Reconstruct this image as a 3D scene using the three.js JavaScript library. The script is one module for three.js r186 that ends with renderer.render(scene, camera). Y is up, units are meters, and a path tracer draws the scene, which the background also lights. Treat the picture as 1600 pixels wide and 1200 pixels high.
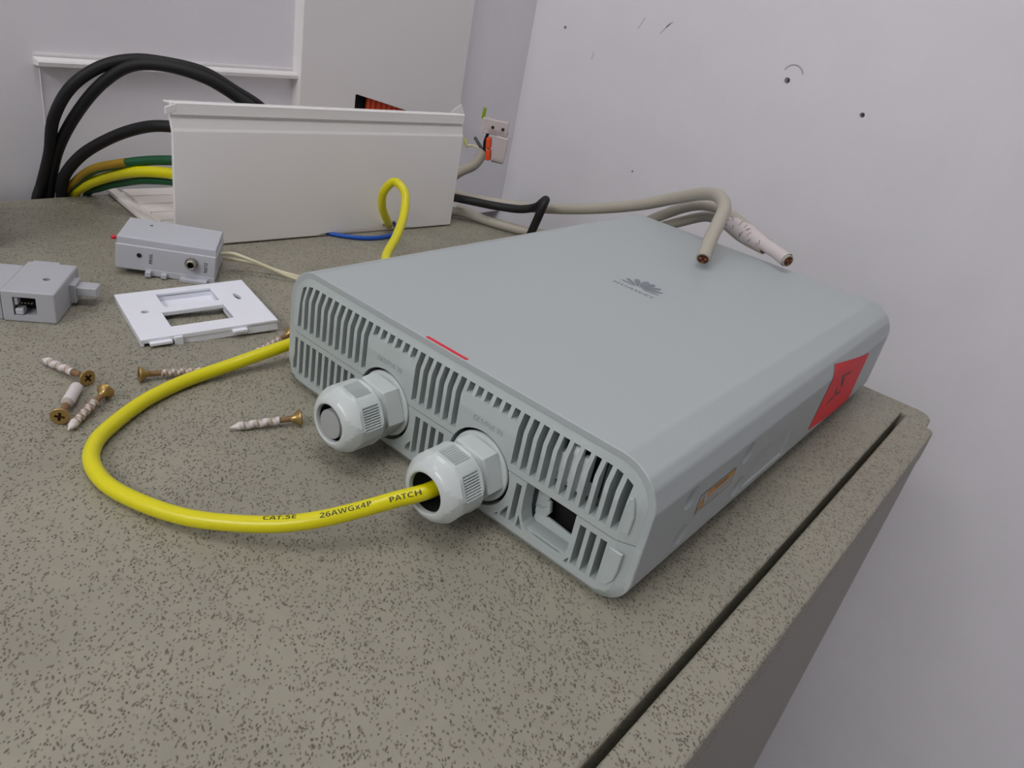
import * as THREE from 'three';
import { RoundedBoxGeometry } from 'three/addons/geometries/RoundedBoxGeometry.js';
import { mergeGeometries, toCreasedNormals } from 'three/addons/utils/BufferGeometryUtils.js';
import { RectAreaLightUniformsLib } from 'three/addons/lights/RectAreaLightUniformsLib.js';
import { FontLoader } from 'three/addons/loaders/FontLoader.js';
import { Brush, Evaluator, SUBTRACTION } from 'three-bvh-csg';

// ---------------------------------------------------------------- camera, light, exposure
const scene = new THREE.Scene();
scene.background = new THREE.Color(0x101010);
const camera = new THREE.PerspectiveCamera(54.585, 4 / 3, 0.01, 20);
camera.position.set(0, 0.178, 0);
camera.up.set(-0.42942, 0.866, -0.25623);
camera.lookAt(-0.50494, 0.178 - 0.46545, -0.7269);
const renderer = new THREE.WebGLRenderer({ antialias: true });
renderer.toneMapping = THREE.LinearToneMapping;
renderer.toneMappingExposure = 1.1;
renderer.shadowMap.enabled = true;
RectAreaLightUniformsLib.init();
// ceiling lamps out of view, for the tops and the upright faces: [x, z, width, depth, intensity]
const LAMPS = [[-0.14, -0.08, 0.5, 0.5, 3.1], [-0.05, 1.35, 1.2, 0.6, 7.2]];
const LAMP_COLOR = 0xfcfbfb;

// ---------------------------------------------------------------- helpers
const FLOOR_Y = -1.12, CEIL_Y = 1.25;  // both out of view, set for how light falls off down the walls
let seed = 7;
const rnd = () => { seed = (seed * 1664525 + 1013904223) % 4294967296; return seed / 4294967296; };
const used = {};
function numbered(n) { const k = used[n] = (used[n] || 0) + 1; return k === 1 ? n : n + '_' + String(k - 1).padStart(3, '0'); }
const V = (a) => new THREE.Vector3(a[0], a[1], a[2]);
function mesh(name, geo, mat, parent, label) {
  const m = new THREE.Mesh(geo, mat); m.castShadow = m.receiveShadow = true;
  m.name = name; if (label) m.userData.label = label;
  parent.add(m); return m;
}
function part(name, geo, mat, parent, label) {
  const c = parent.userData.__c = parent.userData.__c || {}; const k = c[name] = (c[name] || 0) + 1;
  return mesh(k === 1 ? name : name + '_' + String(k - 1).padStart(3, '0'), geo, mat, parent, label);
}
function thing(name, label, category, pos = [0, 0, 0], turn = 0, group) {
  const o = new THREE.Group(); o.name = numbered(name); o.position.set(...pos); o.rotation.y = turn;
  o.userData = { label, category }; if (group) o.userData.group = group; scene.add(o); return o;
}
function struct(name, geo, mat) { const m = mesh(name, geo, mat, scene); m.userData.kind = 'structure'; return m; }
function cleanup() { scene.traverse(o => { delete o.userData.__c; }); }
function box(w, h, d, x, y, z, r = 0.0006) {
  const g = r > 0 ? new RoundedBoxGeometry(w, h, d, 2, Math.min(r, w / 2.01, h / 2.01, d / 2.01)) : new THREE.BoxGeometry(w, h, d);
  g.translate(x, y, z); return g;
}
function merged(list) {
  return mergeGeometries(list.map(g => { let q = g.index ? g.toNonIndexed() : g; for (const k of Object.keys(q.attributes)) if (k !== 'position' && k !== 'normal') q.deleteAttribute(k); return q; }));
}
function boxUV(g, s = 1) {      // uv in metres by the face's main direction
  const q = g.index ? g.toNonIndexed() : g, p = q.attributes.position, n = q.attributes.normal, uv = new Float32Array(p.count * 2);
  for (let i = 0; i < p.count; i++) {
    const ax = Math.abs(n.getX(i)), ay = Math.abs(n.getY(i)), az = Math.abs(n.getZ(i));
    let u, v; if (ay >= ax && ay >= az) { u = p.getX(i); v = p.getZ(i); } else if (ax >= az) { u = p.getZ(i); v = p.getY(i); } else { u = p.getX(i); v = p.getY(i); }
    uv[2 * i] = u * s; uv[2 * i + 1] = v * s;
  }
  q.setAttribute('uv', new THREE.BufferAttribute(uv, 2)); return q;
}
function polyShape(pts, holes = []) {
  const s = new THREE.Shape(pts.map(p => new THREE.Vector2(p[0], p[1])));
  for (const h of holes) s.holes.push(new THREE.Path(h.map(p => new THREE.Vector2(p[0], p[1]))));
  return s;
}
function extr(pts, depth, bevel = 0, holes = [], segs = 1) {
  return new THREE.ExtrudeGeometry(polyShape(pts, holes), { depth, bevelEnabled: bevel > 0, bevelThickness: bevel, bevelSize: bevel, bevelOffset: -bevel, bevelSegments: segs, curveSegments: 8 });
}
function tube(pts, r, per = 0.0025, sides = 20) {
  const c = new THREE.CatmullRomCurve3(pts.map(V), false, 'centripetal');
  const n = Math.max(16, Math.round(c.getLength() / per));
  const g = new THREE.TubeGeometry(c, n, r, sides, false);
  // flat ends
  const fr = c.computeFrenetFrames(n, false), caps = [];
  for (const e of [0, 1]) {
    const disc = new THREE.CircleGeometry(r, sides), P = c.getPointAt(e), T = c.getTangentAt(e).multiplyScalar(e ? 1 : -1);
    disc.applyQuaternion(new THREE.Quaternion().setFromUnitVectors(new THREE.Vector3(0, 0, 1), T)); disc.translate(P.x, P.y, P.z); caps.push(disc);
  }
  const out = mergeGeometries([g, ...caps].map(q => q.toNonIndexed()));
  out.userData = { curve: c }; return out;
}
const font = await new FontLoader().loadAsync('fonts/droid/droid_sans_bold.typeface.json');
const fontR = await new FontLoader().loadAsync('fonts/droid/droid_sans_regular.typeface.json');
function textGeo(str, size, width, f = font) {   // flat lettering, baseline at 0, centred in x
  const g = new THREE.ShapeGeometry(f.generateShapes(str, size), 3); g.computeBoundingBox();
  const b = g.boundingBox, w = b.max.x - b.min.x; g.translate(-(b.min.x + b.max.x) / 2, 0, 0);
  if (width) g.scale(width / w, 1, 1); return g;
}

// ---------------------------------------------------------------- materials
function dataTex(w, h, fill, srgb) {
  const d = new Uint8Array(w * h * 4); fill(d, w, h);
  const t = new THREE.DataTexture(d, w, h); t.magFilter = THREE.LinearFilter; t.minFilter = THREE.LinearMipmapLinearFilter; t.generateMipmaps = true;
  t.wrapS = t.wrapT = THREE.RepeatWrapping; if (srgb) t.colorSpace = THREE.SRGBColorSpace; t.needsUpdate = true; return t;
}
function valueNoise(n, cells, s0) {          // tileable smooth noise, n x n
  let s = s0; const r = () => { s = (s * 1103515245 + 12345) % 2147483648; return s / 2147483648; };
  const g = new Float32Array(cells * cells).map(r), o = new Float32Array(n * n);
  for (let y = 0; y < n; y++) for (let x = 0; x < n; x++) {
    const fx = x / n * cells, fy = y / n * cells, ix = Math.floor(fx), iy = Math.floor(fy); let u = fx - ix, v = fy - iy; u = u * u * (3 - 2 * u); v = v * v * (3 - 2 * v);
    const a = g[iy % cells * cells + ix % cells], b = g[iy % cells * cells + (ix + 1) % cells], c = g[(iy + 1) % cells * cells + ix % cells], d = g[(iy + 1) % cells * cells + (ix + 1) % cells];
    o[y * n + x] = (a * (1 - u) + b * u) * (1 - v) + (c * (1 - u) + d * u) * v;
  }
  return o;
}
// speckled laminate: small dark elongated pits in a beige ground, tile 0.24 m
const TILE = 0.24, TN = 2048;
const specks = new Float32Array(TN * TN);
{
  const clump = valueNoise(256, 14, 5), clump2 = valueNoise(256, 40, 9);
  const K = TN / TILE;
  for (let i = 0; i < 31000; i++) {
    const x = rnd() * TN, y = rnd() * TN, c = 0.6 * clump[(y / 8 | 0) * 256 + (x / 8 | 0)] + 0.4 * clump2[(y / 8 | 0) * 256 + (x / 8 | 0)];
    if (rnd() > 0.28 + 1.1 * c) continue;
    const L = (0.00030 + 0.00085 * rnd() * rnd() * rnd()) * K, Wd = (0.00017 + 0.00013 * rnd()) * K, a = 0.62 + (rnd() - 0.5) * 1.3, k = 0.30 + 0.65 * rnd();
    const ca = Math.cos(a), sa = Math.sin(a), R = Math.ceil(L * 1.4) + 1;
    for (let v = -R; v <= R; v++) for (let u = -R; u <= R; u++) {
      const p = (u * ca + v * sa) / L, q = (-u * sa + v * ca) / Wd, d = Math.sqrt(p * p + q * q); if (d > 1.35) continue;
      const t = k * Math.min(1, Math.max(0, (1.35 - d) / 0.7)), j = ((y + v + TN | 0) % TN) * TN + ((x + u + TN | 0) % TN);
      if (t > specks[j]) specks[j] = t;
    }
  }
}
const lam1 = valueNoise(TN / 4, 9, 21), lam2 = valueNoise(TN / 4, 60, 33);
const lamMap = dataTex(TN, TN, (d) => {
  for (let i = 0; i < TN * TN; i++) {
    const x = i % TN, y = i / TN | 0, m = (y >> 2) * (TN / 4) + (x >> 2), s = specks[i], n = (lam1[m] - 0.5) * 8 + (lam2[m] - 0.5) * 5;
    d[4 * i] = (151 + n) * (1 - s) + 76 * s; d[4 * i + 1] = (147 + n) * (1 - s) + 71 * s; d[4 * i + 2] = (132 + n * 0.8) * (1 - s) + 60 * s; d[4 * i + 3] = 255;
  }
}, true);
const lamBump = dataTex(1024, 1024, (d) => {
  for (let y = 0; y < 1024; y++) for (let x = 0; x < 1024; x++) { const s = specks[(2 * y) * TN + 2 * x], i = 4 * (y * 1024 + x); d[i] = d[i + 1] = d[i + 2] = 235 - 190 * s; d[i + 3] = 255; }
});
lamMap.anisotropy = 8;
for (const t of [lamMap, lamBump]) t.repeat.set(1 / TILE, 1 / TILE);
const wn1 = valueNoise(512, 24, 71), wn2 = valueNoise(512, 90, 72), wn3 = valueNoise(512, 4, 73);
const wallBump = dataTex(512, 512, (d) => { for (let i = 0; i < 512 * 512; i++) { const v = 128 + (wn1[i] - 0.5) * 90 + (wn2[i] - 0.5) * 70; d[4 * i] = d[4 * i + 1] = d[4 * i + 2] = v; d[4 * i + 3] = 255; } });
wallBump.repeat.set(4, 4);
const wallMap = dataTex(512, 512, (d) => { for (let i = 0; i < 512 * 512; i++) { const n = (wn3[i] - 0.5) * 7 + (wn1[i] - 0.5) * 3; d[4 * i] = 240 + n; d[4 * i + 1] = 238 + n; d[4 * i + 2] = 243 + n; d[4 * i + 3] = 255; } }, true);
wallMap.repeat.set(1.4, 1.4);
const S = (color, roughness = 0.5, o = {}) => new THREE.MeshStandardMaterial({ color, roughness, ...o });
const M = {
  wall: S(0xffffff, 0.9, { map: wallMap, bumpMap: wallBump, bumpScale: 0.00012 }),
  ceiling: S(0xe6e4e2, 0.95), floor: S(0x56534f, 0.7),
  laminate: S(0xffffff, 0.5, { map: lamMap, bumpMap: lamBump, bumpScale: 0.00022 }),
  laminateSide: S(0x9a958a, 0.55),
  shell: S(0xb0b7b8, 0.42), fascia: S(0xb4bdbc, 0.42), inner: S(0x59615f, 0.6), innerShade: S(0x1b1c1d, 0.7), black: S(0x0b0b0c, 0.8),  // the two inner greys are darkened to stand for shade in openings
  gland: new THREE.MeshPhysicalMaterial({ color: 0xcbd2d1, roughness: 0.3, clearcoat: 0.25, clearcoatRoughness: 0.15 }),
  plug: S(0xa9abad, 0.55), print: S(0x7f868c, 0.6), printFaint: S(0x848c8b, 0.6), ink: S(0x3a3b3d, 0.6),
  red: S(0xe8202b, 0.6), redLine: S(0xd8283c, 0.5),
  yellow: new THREE.MeshPhysicalMaterial({ color: 0xdfd602, roughness: 0.34, clearcoat: 0.15, clearcoatRoughness: 0.2 }), yellowInk: S(0x55540c, 0.6),
  blackCable: S(0x0a090c, 0.6), greyCable: S(0x4a4a4c, 0.6), green: S(0x0e5230, 0.5), gold: S(0x9c7c14, 0.5), blue: S(0x1553b8, 0.45),
  beige: S(0xb3ada0, 0.5), tape: S(0xd2c8c8, 0.6), copper: S(0xb5703f, 0.35, { metalness: 0.8 }), brownCore: S(0x4a241c, 0.6),
  duct: S(0xf1eeed, 0.4), ductWarm: S(0xf2ebe6, 0.45),
  greyBox: S(0xc2c4cc, 0.45), whitePlate: S(0xeff1fa, 0.38), adapter: S(0xb6b7bd, 0.42), metal: S(0xb6b0a4, 0.25, { metalness: 0.95 }),
  led: S(0xd81836, 0.3), cream: S(0xd9d2b4, 0.55),
  brass: S(0xb3955f, 0.32, { metalness: 0.85 }), brassShade: S(0x5b3a20, 0.5, { metalness: 0.5 }),
  clear: new THREE.MeshPhysicalMaterial({ color: 0xf1e6e4, roughness: 0.15, transmission: 0.55, thickness: 0.004, ior: 1.5 }),
  orange: S(0xf0521c, 0.45), shadowBox: S(0x2a2725, 0.9), dust: S(0xd8d2cf, 0.9),
};

// ---------------------------------------------------------------- the setting
const WX = -0.545, WZ = -0.685, RX = 2.6, FZ = 2.5;
{
  // wall on the left: cladding that ends a little below the cabinet top, the old wall standing back under it
  const g = merged([box(0.1, CEIL_Y + 0.057, FZ - WZ + 0.2, WX - 0.05, (CEIL_Y - 0.057) / 2, (FZ + WZ) / 2, 0), box(0.1, -FLOOR_Y, FZ - WZ + 0.2, WX - 0.09, FLOOR_Y / 2, (FZ + WZ) / 2, 0)]);
  struct('wall_left', boxUV(g), M.wall);
  let b = new Brush(boxUV(box(RX - WX + 0.4, CEIL_Y - FLOOR_Y, 0.1, (RX + WX) / 2, (CEIL_Y + FLOOR_Y) / 2, WZ - 0.05, 0)));
  b.updateMatrixWorld(); const ev = new Evaluator(); ev.useGroups = false;
  for (const [x, y, r] of [[-0.5029, 0.1492, 0.0018], [-0.259, 0.1492, 0.0028], [-0.1884, 0.1372, 0.0022], [-0.3842, 0.0349, 0.0012]]) {
    const cg = new THREE.CylinderGeometry(r, r * 0.85, 0.024, 18); cg.rotateX(Math.PI / 2); cg.translate(x, y, WZ - 0.004);
    const c = new Brush(cg); c.updateMatrixWorld(); b = ev.evaluate(b, c, SUBTRACTION);
  }
  const wb = struct('wall_back', b.geometry, M.wall);
  // chipped plaster rim round the middle hole and the scuffs above
  const rim = new THREE.TorusGeometry(0.0085, 0.0007, 8, 30, 2.6); rim.rotateZ(0.25); rim.scale(1, 0.9, 0.5); rim.translate(-0.2558, 0.1548, WZ);
  part('chipped_rim', rim, S(0xbdb9bc, 0.9), wb, 'chipped plaster ring around a screw hole');
  const sc = []; for (const [x, y, l, a] of [[-0.3885, 0.168, 0.014, 0.9], [-0.3850, 0.172, 0.008, 0.8], [-0.4150, 0.168, 0.012, 1.1], [-0.462, 0.130, 0.007, 1.4]]) { const q = box(l, 0.0009, 0.0002, 0, 0, 0, 0); q.rotateZ(a); q.translate(x, y, WZ + 0.00005); sc.push(q); }
  part('scuff_mark', merged(sc), S(0xcbc8cc, 0.95), wb, 'faint grey scuff marks');
  struct('wall_right', boxUV(box(0.1, CEIL_Y - FLOOR_Y, FZ - WZ + 0.2, RX + 0.05, (CEIL_Y + FLOOR_Y) / 2, (FZ + WZ) / 2, 0)), M.wall);
  struct('wall_front', boxUV(box(RX - WX + 0.4, CEIL_Y - FLOOR_Y, 0.1, (RX + WX) / 2, (CEIL_Y + FLOOR_Y) / 2, FZ + 0.05, 0)), M.wall);
  struct('floor', box(RX - WX + 0.4, 0.1, FZ - WZ + 0.3, (RX + WX) / 2, FLOOR_Y - 0.05, (FZ + WZ) / 2, 0), M.floor);
  struct('ceiling', box(RX - WX + 0.4, 0.1, FZ - WZ + 0.3, (RX + WX) / 2, CEIL_Y + 0.05, (FZ + WZ) / 2, 0), M.ceiling);
}
LAMPS.forEach(([x, z, w, d, I], i) => {
  const t = thing('unseen_ceiling_light', ['unseen square white ceiling light panel right above the cabinet', 'unseen square white ceiling light panel out in the room, placed to light the upright faces'][i], 'light', [x, CEIL_Y, z]);
  const fr = []; for (const s of [-1, 1]) { fr.push(box(0.03, 0.03, d + 0.06, s * (w / 2 + 0.015), -0.016, 0, 0.002)); fr.push(box(w, 0.03, 0.03, 0, -0.016, s * (d / 2 + 0.015), 0.002)); }
  part('frame', merged(fr), S(0xdcdcdc, 0.4), t);
  part('diffuser', box(w, 0.006, d, 0, -0.018, 0, 0), S(0xffffff, 0.6, { emissive: LAMP_COLOR, emissiveIntensity: 1.2 }), t);
  const L = new THREE.RectAreaLight(LAMP_COLOR, I, w, d); L.position.set(x, CEIL_Y - 0.024, z); L.lookAt(x, 0, z); scene.add(L);
});

// ---------------------------------------------------------------- cabinet
{
  const t = thing('cabinet', 'speckled beige laminate cabinet standing in the corner with everything lying on its top', 'cabinet', [-0.275, FLOOR_Y, -0.2]);
  const ox = 0.275, oz = 0.2, oy = -FLOOR_Y;
  const arc = (cx, cy, r, a0, a1, n = 10) => Array.from({ length: n + 1 }, (_, i) => { const a = a0 + (a1 - a0) * i / n; return [cx + r * Math.cos(a), cy + r * Math.sin(a)]; });
  // outline in (x, -z)
  const out = [[-0.530, -0.13], [-0.0225, -0.13], [-0.0225, 0.4555], ...arc(-0.0265, 0.4555, 0.004, 0, Math.PI / 2, 5), [-0.0275, 0.463], ...arc(-0.0375, 0.471, 0.010, 0, Math.PI / 2, 8), ...arc(-0.520, 0.471, 0.010, Math.PI / 2, Math.PI, 8)];
  const groove = [[-0.0428, -0.105], [-0.0428, 0.466], [-0.0401, 0.466], [-0.0401, -0.105]].reverse();
  const seam = [[-0.5147, -0.105], [-0.5147, 0.46], [-0.5138, 0.46], [-0.5138, -0.105]].reverse();
  const g = extr(out, 0.0164, 0.0016, [groove, seam], 3); g.rotateX(-Math.PI / 2); g.translate(ox, oy - 0.0180, oz);
  part('top_panel', boxUV(g), M.laminate, t);
  part('body', boxUV(box(0.505, oy - 0.0184, 0.575, -0.2755 + ox, (oy - 0.0184) / 2 + 0.0001, -0.1695 + oz, 0.0015)), M.laminateSide, t);
}

// ---------------------------------------------------------------- network device
const DX = -0.16175, DZ = -0.33;                     // base centre
{
  const t = thing('network_terminal', 'flat light grey vented plastic network device lying on the cabinet', 'network device', [DX, 0, DZ]);
  const W = 0.1905, H = 0.0565, RT = 0.0165, RB = 0.0125, Z0 = 0.1422, Z1 = 0.1452, ZB = -0.1412;
  function outline(ins, n = 12) {                    // rounded rectangle, inset, counter-clockwise from bottom left
    const x = W / 2 - ins, y0 = ins, y1 = H - ins, rb = Math.max(RB - ins, 0.0004), rt = Math.max(RT - ins, 0.0004), p = [];
    const c = (cx, cy, r, a) => { for (let i = 0; i <= n; i++) { const q = a + i / n * Math.PI / 2; p.push([cx + r * Math.cos(q), cy + r * Math.sin(q)]); } };
    c(-x + rb, y0 + rb, rb, Math.PI); c(x - rb, y0 + rb, rb, 1.5 * Math.PI); c(x - rt, y1 - rt, rt, 0); c(-x + rt, y1 - rt, rt, Math.PI / 2); return p;
  }
  function sd(x, y) {                                // inset distance from the outline, positive inside
    const top = y > H / 2, r = top ? RT : RB, qx = Math.abs(x) - (W / 2 - r), qy = top ? y - (H - r) : r - y;
    return r - (Math.hypot(Math.max(qx, 0), Math.max(qy, 0)) + Math.min(Math.max(qx, qy), 0));
  }
  // housing: lofted shell with a thin front edge and a softly rounded back
  const sec = [[Z0 - 0.012, 0.0030], [Z0, 0.0028], [Z0, 0.0003], [Z0 - 0.0003, 0]];
  sec.push([Z0 - 0.004, 0], [0.125, 0], [0.065, 0], [0.005, 0]); for (let i = 1; i <= 8; i++) sec.push([0.005 + (ZB + 0.013 - 0.005) * i / 8, 0]);
  for (let i = 1; i <= 12; i++) { const a = i / 12 * Math.PI / 2 * 0.985; sec.push([ZB + 0.013 - 0.013 * Math.sin(a), 0.012 * (1 - Math.cos(a))]); }
  const dense = (p) => p.flatMap((a, i) => { const b = p[(i + 1) % p.length], d = Math.abs(b[1] - a[1]) > 0.015 ? 10 : 1; return Array.from({ length: d }, (_, k) => [a[0] + (b[0] - a[0]) * k / d, a[1] + (b[1] - a[1]) * k / d]); });
  const rings = sec.map(([z, ins]) => dense(outline(ins)).map(([x, y]) => [x, y, z])), N = rings[0].length, pos = [];
  const tri = (a, b, c) => pos.push(...a, ...b, ...c);
  const PZ0 = 0.005, PZ1 = 0.125, flatSide = (p) => Math.abs(p[0] - W / 2) < 1e-7 && p[1] > RB - 1e-6 && p[1] < H - RT + 1e-6;   // strip that carries the dimples
  for (let k = 0; k < rings.length - 1; k++) for (let i = 0; i < N; i++) { const j = (i + 1) % N, A = rings[k], B = rings[k + 1]; if (flatSide(A[i]) && flatSide(A[j]) && A[i][2] < PZ1 + 1e-6 && B[i][2] > PZ0 - 1e-6) continue; tri(A[i], B[i], A[j]); tri(A[j], B[i], B[j]); }
  const last = rings[rings.length - 1], ctr = [0, H / 2, last[0][2]]; for (let i = 0; i < N; i++) tri(last[i], ctr, last[(i + 1) % N]);
  const first = rings[0], c0 = [0, H / 2, first[0][2]]; for (let i = 0; i < N; i++) tri(first[i], first[(i + 1) % N], c0);
  // round dimples and a shallow recess in the right side
  const dip = (z, y) => {
    let d = 0;
    for (const [zc, yc] of [[-0.217, 0.0352], [-0.266, 0.0350], [-0.219, 0.0172], [-0.268, 0.0172]]) { const q = Math.hypot(z + DZ - zc, y - yc); if (q < 0.0048) d = Math.max(d, Math.sqrt(0.0060 ** 2 - q * q) - 0.0036); }
    const e = Math.min(z + DZ + 0.3200, -0.2755 - z - DZ, 0.0290 - y, y - 0.0132); if (e > 0) d = Math.max(d, Math.min(0.0006, e * 0.9));
    return d;
  };
  const GZ = 340, GY2 = 78, sidePt = (i, j) => { const z = PZ1 + (PZ0 - PZ1) * i / GZ, y = RB + (H - RT - RB) * j / GY2; return [W / 2 - dip(z, y), y, z]; };
  for (let i = 0; i < GZ; i++) for (let j = 0; j < GY2; j++) { const a = sidePt(i, j), b = sidePt(i + 1, j), c = sidePt(i + 1, j + 1), d = sidePt(i, j + 1); tri(a, b, c); tri(a, c, d); }
  let hg = new THREE.BufferGeometry(); hg.setAttribute('position', new THREE.Float32BufferAttribute(pos, 3)); hg = toCreasedNormals(hg, 0.6);
  part('housing', hg, M.shell, t);

  // ---- front fascia: flat plates with openings, their front bent back towards the housing edge
  const topRange = 0.0087, sideRange = 0.0062;
  function hfun(x, y) {
    const d = sd(x, y);
    if (y > 0.0270) { const k = Math.min(1, Math.max(0, (y - 0.030) / 0.012)), R = sideRange + (topRange - sideRange) * k; return Z1 - 0.003 * Math.min(1, Math.max(0, 1 - (d - 0.0028) / R)); }
    const k = Math.min(1, Math.max(0, (y - 0.006) / 0.010)), off = 0.0004 + 0.0024 * k, R = 0.0036 + (sideRange - 0.0036) * k; return Z1 - 0.00288 * Math.min(1, Math.max(0, 1 - (d - off) / R));
  }
  function clip(poly, axis, c) {                     // cut a convex polygon along axis = c
    const A = [], B = [];
    for (let i = 0; i < poly.length; i++) {
      const p = poly[i], q = poly[(i + 1) % poly.length], dp = p[axis] - c, dq = q[axis] - c;
      if (dp <= 1e-9) A.push(p); if (dp >= -1e-9) B.push(p);
      if ((dp < -1e-9 && dq > 1e-9) || (dp > 1e-9 && dq < -1e-9)) { const k = dp / (dp - dq), m = [p[0] + (q[0] - p[0]) * k, p[1] + (q[1] - p[1]) * k]; A.push(m); B.push(m); }
    }
    return [A, B].filter(s => s.length > 2);
  }
  const cutY = [0.001, 0.002, 0.003, 0.004, 0.0055, 0.007, 0.009, 0.011, 0.013, 0.016, 0.038, 0.040, 0.042, 0.044, 0.0452, 0.0465, 0.048, 0.0495, 0.051, 0.0525], cutX = [];
  for (let i = 0; i < 11; i++) { cutX.push(-W / 2 + 0.001 + i * 0.0015, W / 2 - 0.001 - i * 0.0015); }
  function plate(outer, holes, depth, cx = cutX) {
    const v2 = (l) => l.map(p => new THREE.Vector2(p[0], p[1]));
    const O = v2(outer), Hs = holes.map(v2); if (THREE.ShapeUtils.isClockWise(O)) O.reverse(); for (const h of Hs) if (!THREE.ShapeUtils.isClockWise(h)) h.reverse();
    const faces = THREE.ShapeUtils.triangulateShape(O, Hs), all = O.concat(...Hs), out = [];
    const P = (x, y, back) => [x, y, back ? Z1 - depth : hfun(x, y)];
    for (const f of faces) {
      let polys = [f.map(i => [all[i].x, all[i].y])];
      const xs = polys[0].map(p => p[0]), ys = polys[0].map(p => p[1]), x0 = Math.min(...xs), x1 = Math.max(...xs), y0 = Math.min(...ys), y1 = Math.max(...ys);
      for (const c of cutY) if (c > y0 && c < y1) polys = polys.flatMap(p => clip(p, 1, c));
      for (const c of cx) if (c > x0 && c < x1) polys = polys.flatMap(p => clip(p, 0, c));
      for (const p of polys) for (let i = 1; i < p.length - 1; i++) out.push(...P(...p[0]), ...P(...p[i]), ...P(...p[i + 1]));
    }
    for (const ring of [O, ...Hs]) for (let i = 0; i < ring.length; i++) {
      const a = ring[i], b = ring[(i + 1) % ring.length], ts = [0, 1];
      for (const c of cutY) { const k = (c - a.y) / (b.y - a.y); if (k > 1e-6 && k < 1 - 1e-6) ts.push(k); }
      for (const c of cx) { const k = (c - a.x) / (b.x - a.x); if (k > 1e-6 && k < 1 - 1e-6) ts.push(k); }
      ts.sort((m, n) => m - n);
      for (let j = 0; j < ts.length - 1; j++) {
        const L = (k) => [a.x + (b.x - a.x) * k, a.y + (b.y - a.y) * k], p = L(ts[j]), q = L(ts[j + 1]);
        out.push(...P(...p), ...P(...p, 1), ...P(...q), ...P(...q), ...P(...p, 1), ...P(...q, 1));
      }
    }
    const g = new THREE.BufferGeometry(); g.setAttribute('position', new THREE.Float32BufferAttribute(out, 3)); return toCreasedNormals(g, 0.35);
  }
  const PITCH = 0.00433, HW = 0.0013, SEAM = 0.0273, GX = [-0.0270, 0.0258], GY = 0.0205, GR = 0.0153;
  const up = (i) => (i - 19.5) * PITCH;
  const edgeOut = (top) => outline(0.0028, 16).filter(p => top ? p[1] > SEAM + 0.0002 : true);
  // upper and lower outlines, split at the seam; the lower one reaches the bottom edge
  const oU = outline(0.0027, 16).filter(p => p[1] > SEAM);                   // right side upwards to the left
  const upperOuter = [...oU, [-W / 2 + 0.0027, SEAM], [W / 2 - 0.0027, SEAM]];
  const oL = outline(0.0004, 16).filter(p => p[1] < SEAM);
  const lowerOuter = [...oL, [W / 2 - 0.0004, SEAM - 0.0004], [-W / 2 + 0.0004, SEAM - 0.0004]];
  // gland openings bite into both plates
  const arcPts = (cx, a0, a1, n) => Array.from({ length: n + 1 }, (_, i) => [cx + GR * Math.cos(a0 + (a1 - a0) * i / n), GY + GR * Math.sin(a0 + (a1 - a0) * i / n)]);
  function withBites(outer, y, above) {
    // insert half-circle bites on the seam edge; the outline runs ccw
    const a = Math.asin((y - GY) / GR), bites = [];
    if (above) for (const gx of GX) bites.push(arcPts(gx, Math.PI - a, a, 26));            // seam edge runs left to right
    else for (const gx of [...GX].reverse()) bites.push(arcPts(gx, a, -Math.PI - a, 40));  // seam edge runs right to left
    const k = outer.length;
    return above ? [...outer.slice(0, k - 1), ...bites[0], ...bites[1], outer[k - 1]] : null;
  }
  const aU = Math.asin((SEAM - GY) / GR), yL = SEAM - 0.0004, aL = Math.asin((yL - GY) / GR);
  const upOuter = [...oU, [-W / 2 + 0.0027, SEAM], ...arcPts(GX[0], Math.PI - aU, aU, 28), ...arcPts(GX[1], Math.PI - aU, aU, 28), [W / 2 - 0.0027, SEAM]];
  const PX0 = 0.0485, PX1 = 0.0705, PB = 0.0072;                             // socket opening
  const portArc = [[PX1, yL], [PX1, PB + 0.004], [PX1 - 0.0012, PB + 0.0012], [PX1 - 0.004, PB], [PX0 + 0.0075, PB], [PX0 + 0.0045, PB + 0.0008], [PX0 + 0.0018, PB + 0.0032], [PX0 + 0.0004, PB + 0.0070], [PX0, PB + 0.012], [PX0, yL]];
  const loOuter = [...oL.slice(oL.findIndex(p => p[0] < 0 && p[1] > 0.001) >= 0 ? 0 : 0), [W / 2 - 0.0004, yL], ...portArc,
    ...arcPts(GX[1], aL, -Math.PI - aL, 44), ...arcPts(GX[0], aL, -Math.PI - aL, 44), [-W / 2 + 0.0004, yL]];
  // windows (filled again by separate bars)
  const insideTop = (x) => Math.min(0.0509, (() => { let y = 0.0509; while (sd(x, y) < 0.0058 && y > 0.03) y -= 0.0002; return y; })());
  const insideBot = (x) => { let y = 0.0072; while (sd(x, y) < 0.0062 && y < 0.025) y += 0.0002; return y; };
  function windowPoly(x0, x1, bot, top) { const p = [], n = 14; for (let i = 0; i <= n; i++) { const x = x0 + (x1 - x0) * i / n; p.push([x, bot(x)]); } for (let i = n; i >= 0; i--) { const x = x0 + (x1 - x0) * i / n; p.push([x, top(x)]); } return p; }
  const wins = [], bars = [];
  function group(xs, bot, top, dest) {
    dest.push(windowPoly(xs[0] - HW, xs[xs.length - 1] + HW, bot, top));
    for (let i = 0; i < xs.length - 1; i++) { const a = xs[i] + HW, b = xs[i + 1] - HW, e = 0.00008; bars.push([[a, bot(a) - e], [b, bot(b) - e], [b, top(b) + e], [a, top(a) + e]]); }
  }
  const seq = (a, b) => Array.from({ length: b - a + 1 }, (_, i) => up(a + i));
  const upWins = [], loWins = [];
  const long = () => 0.0300, short = () => 0.0466;
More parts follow.
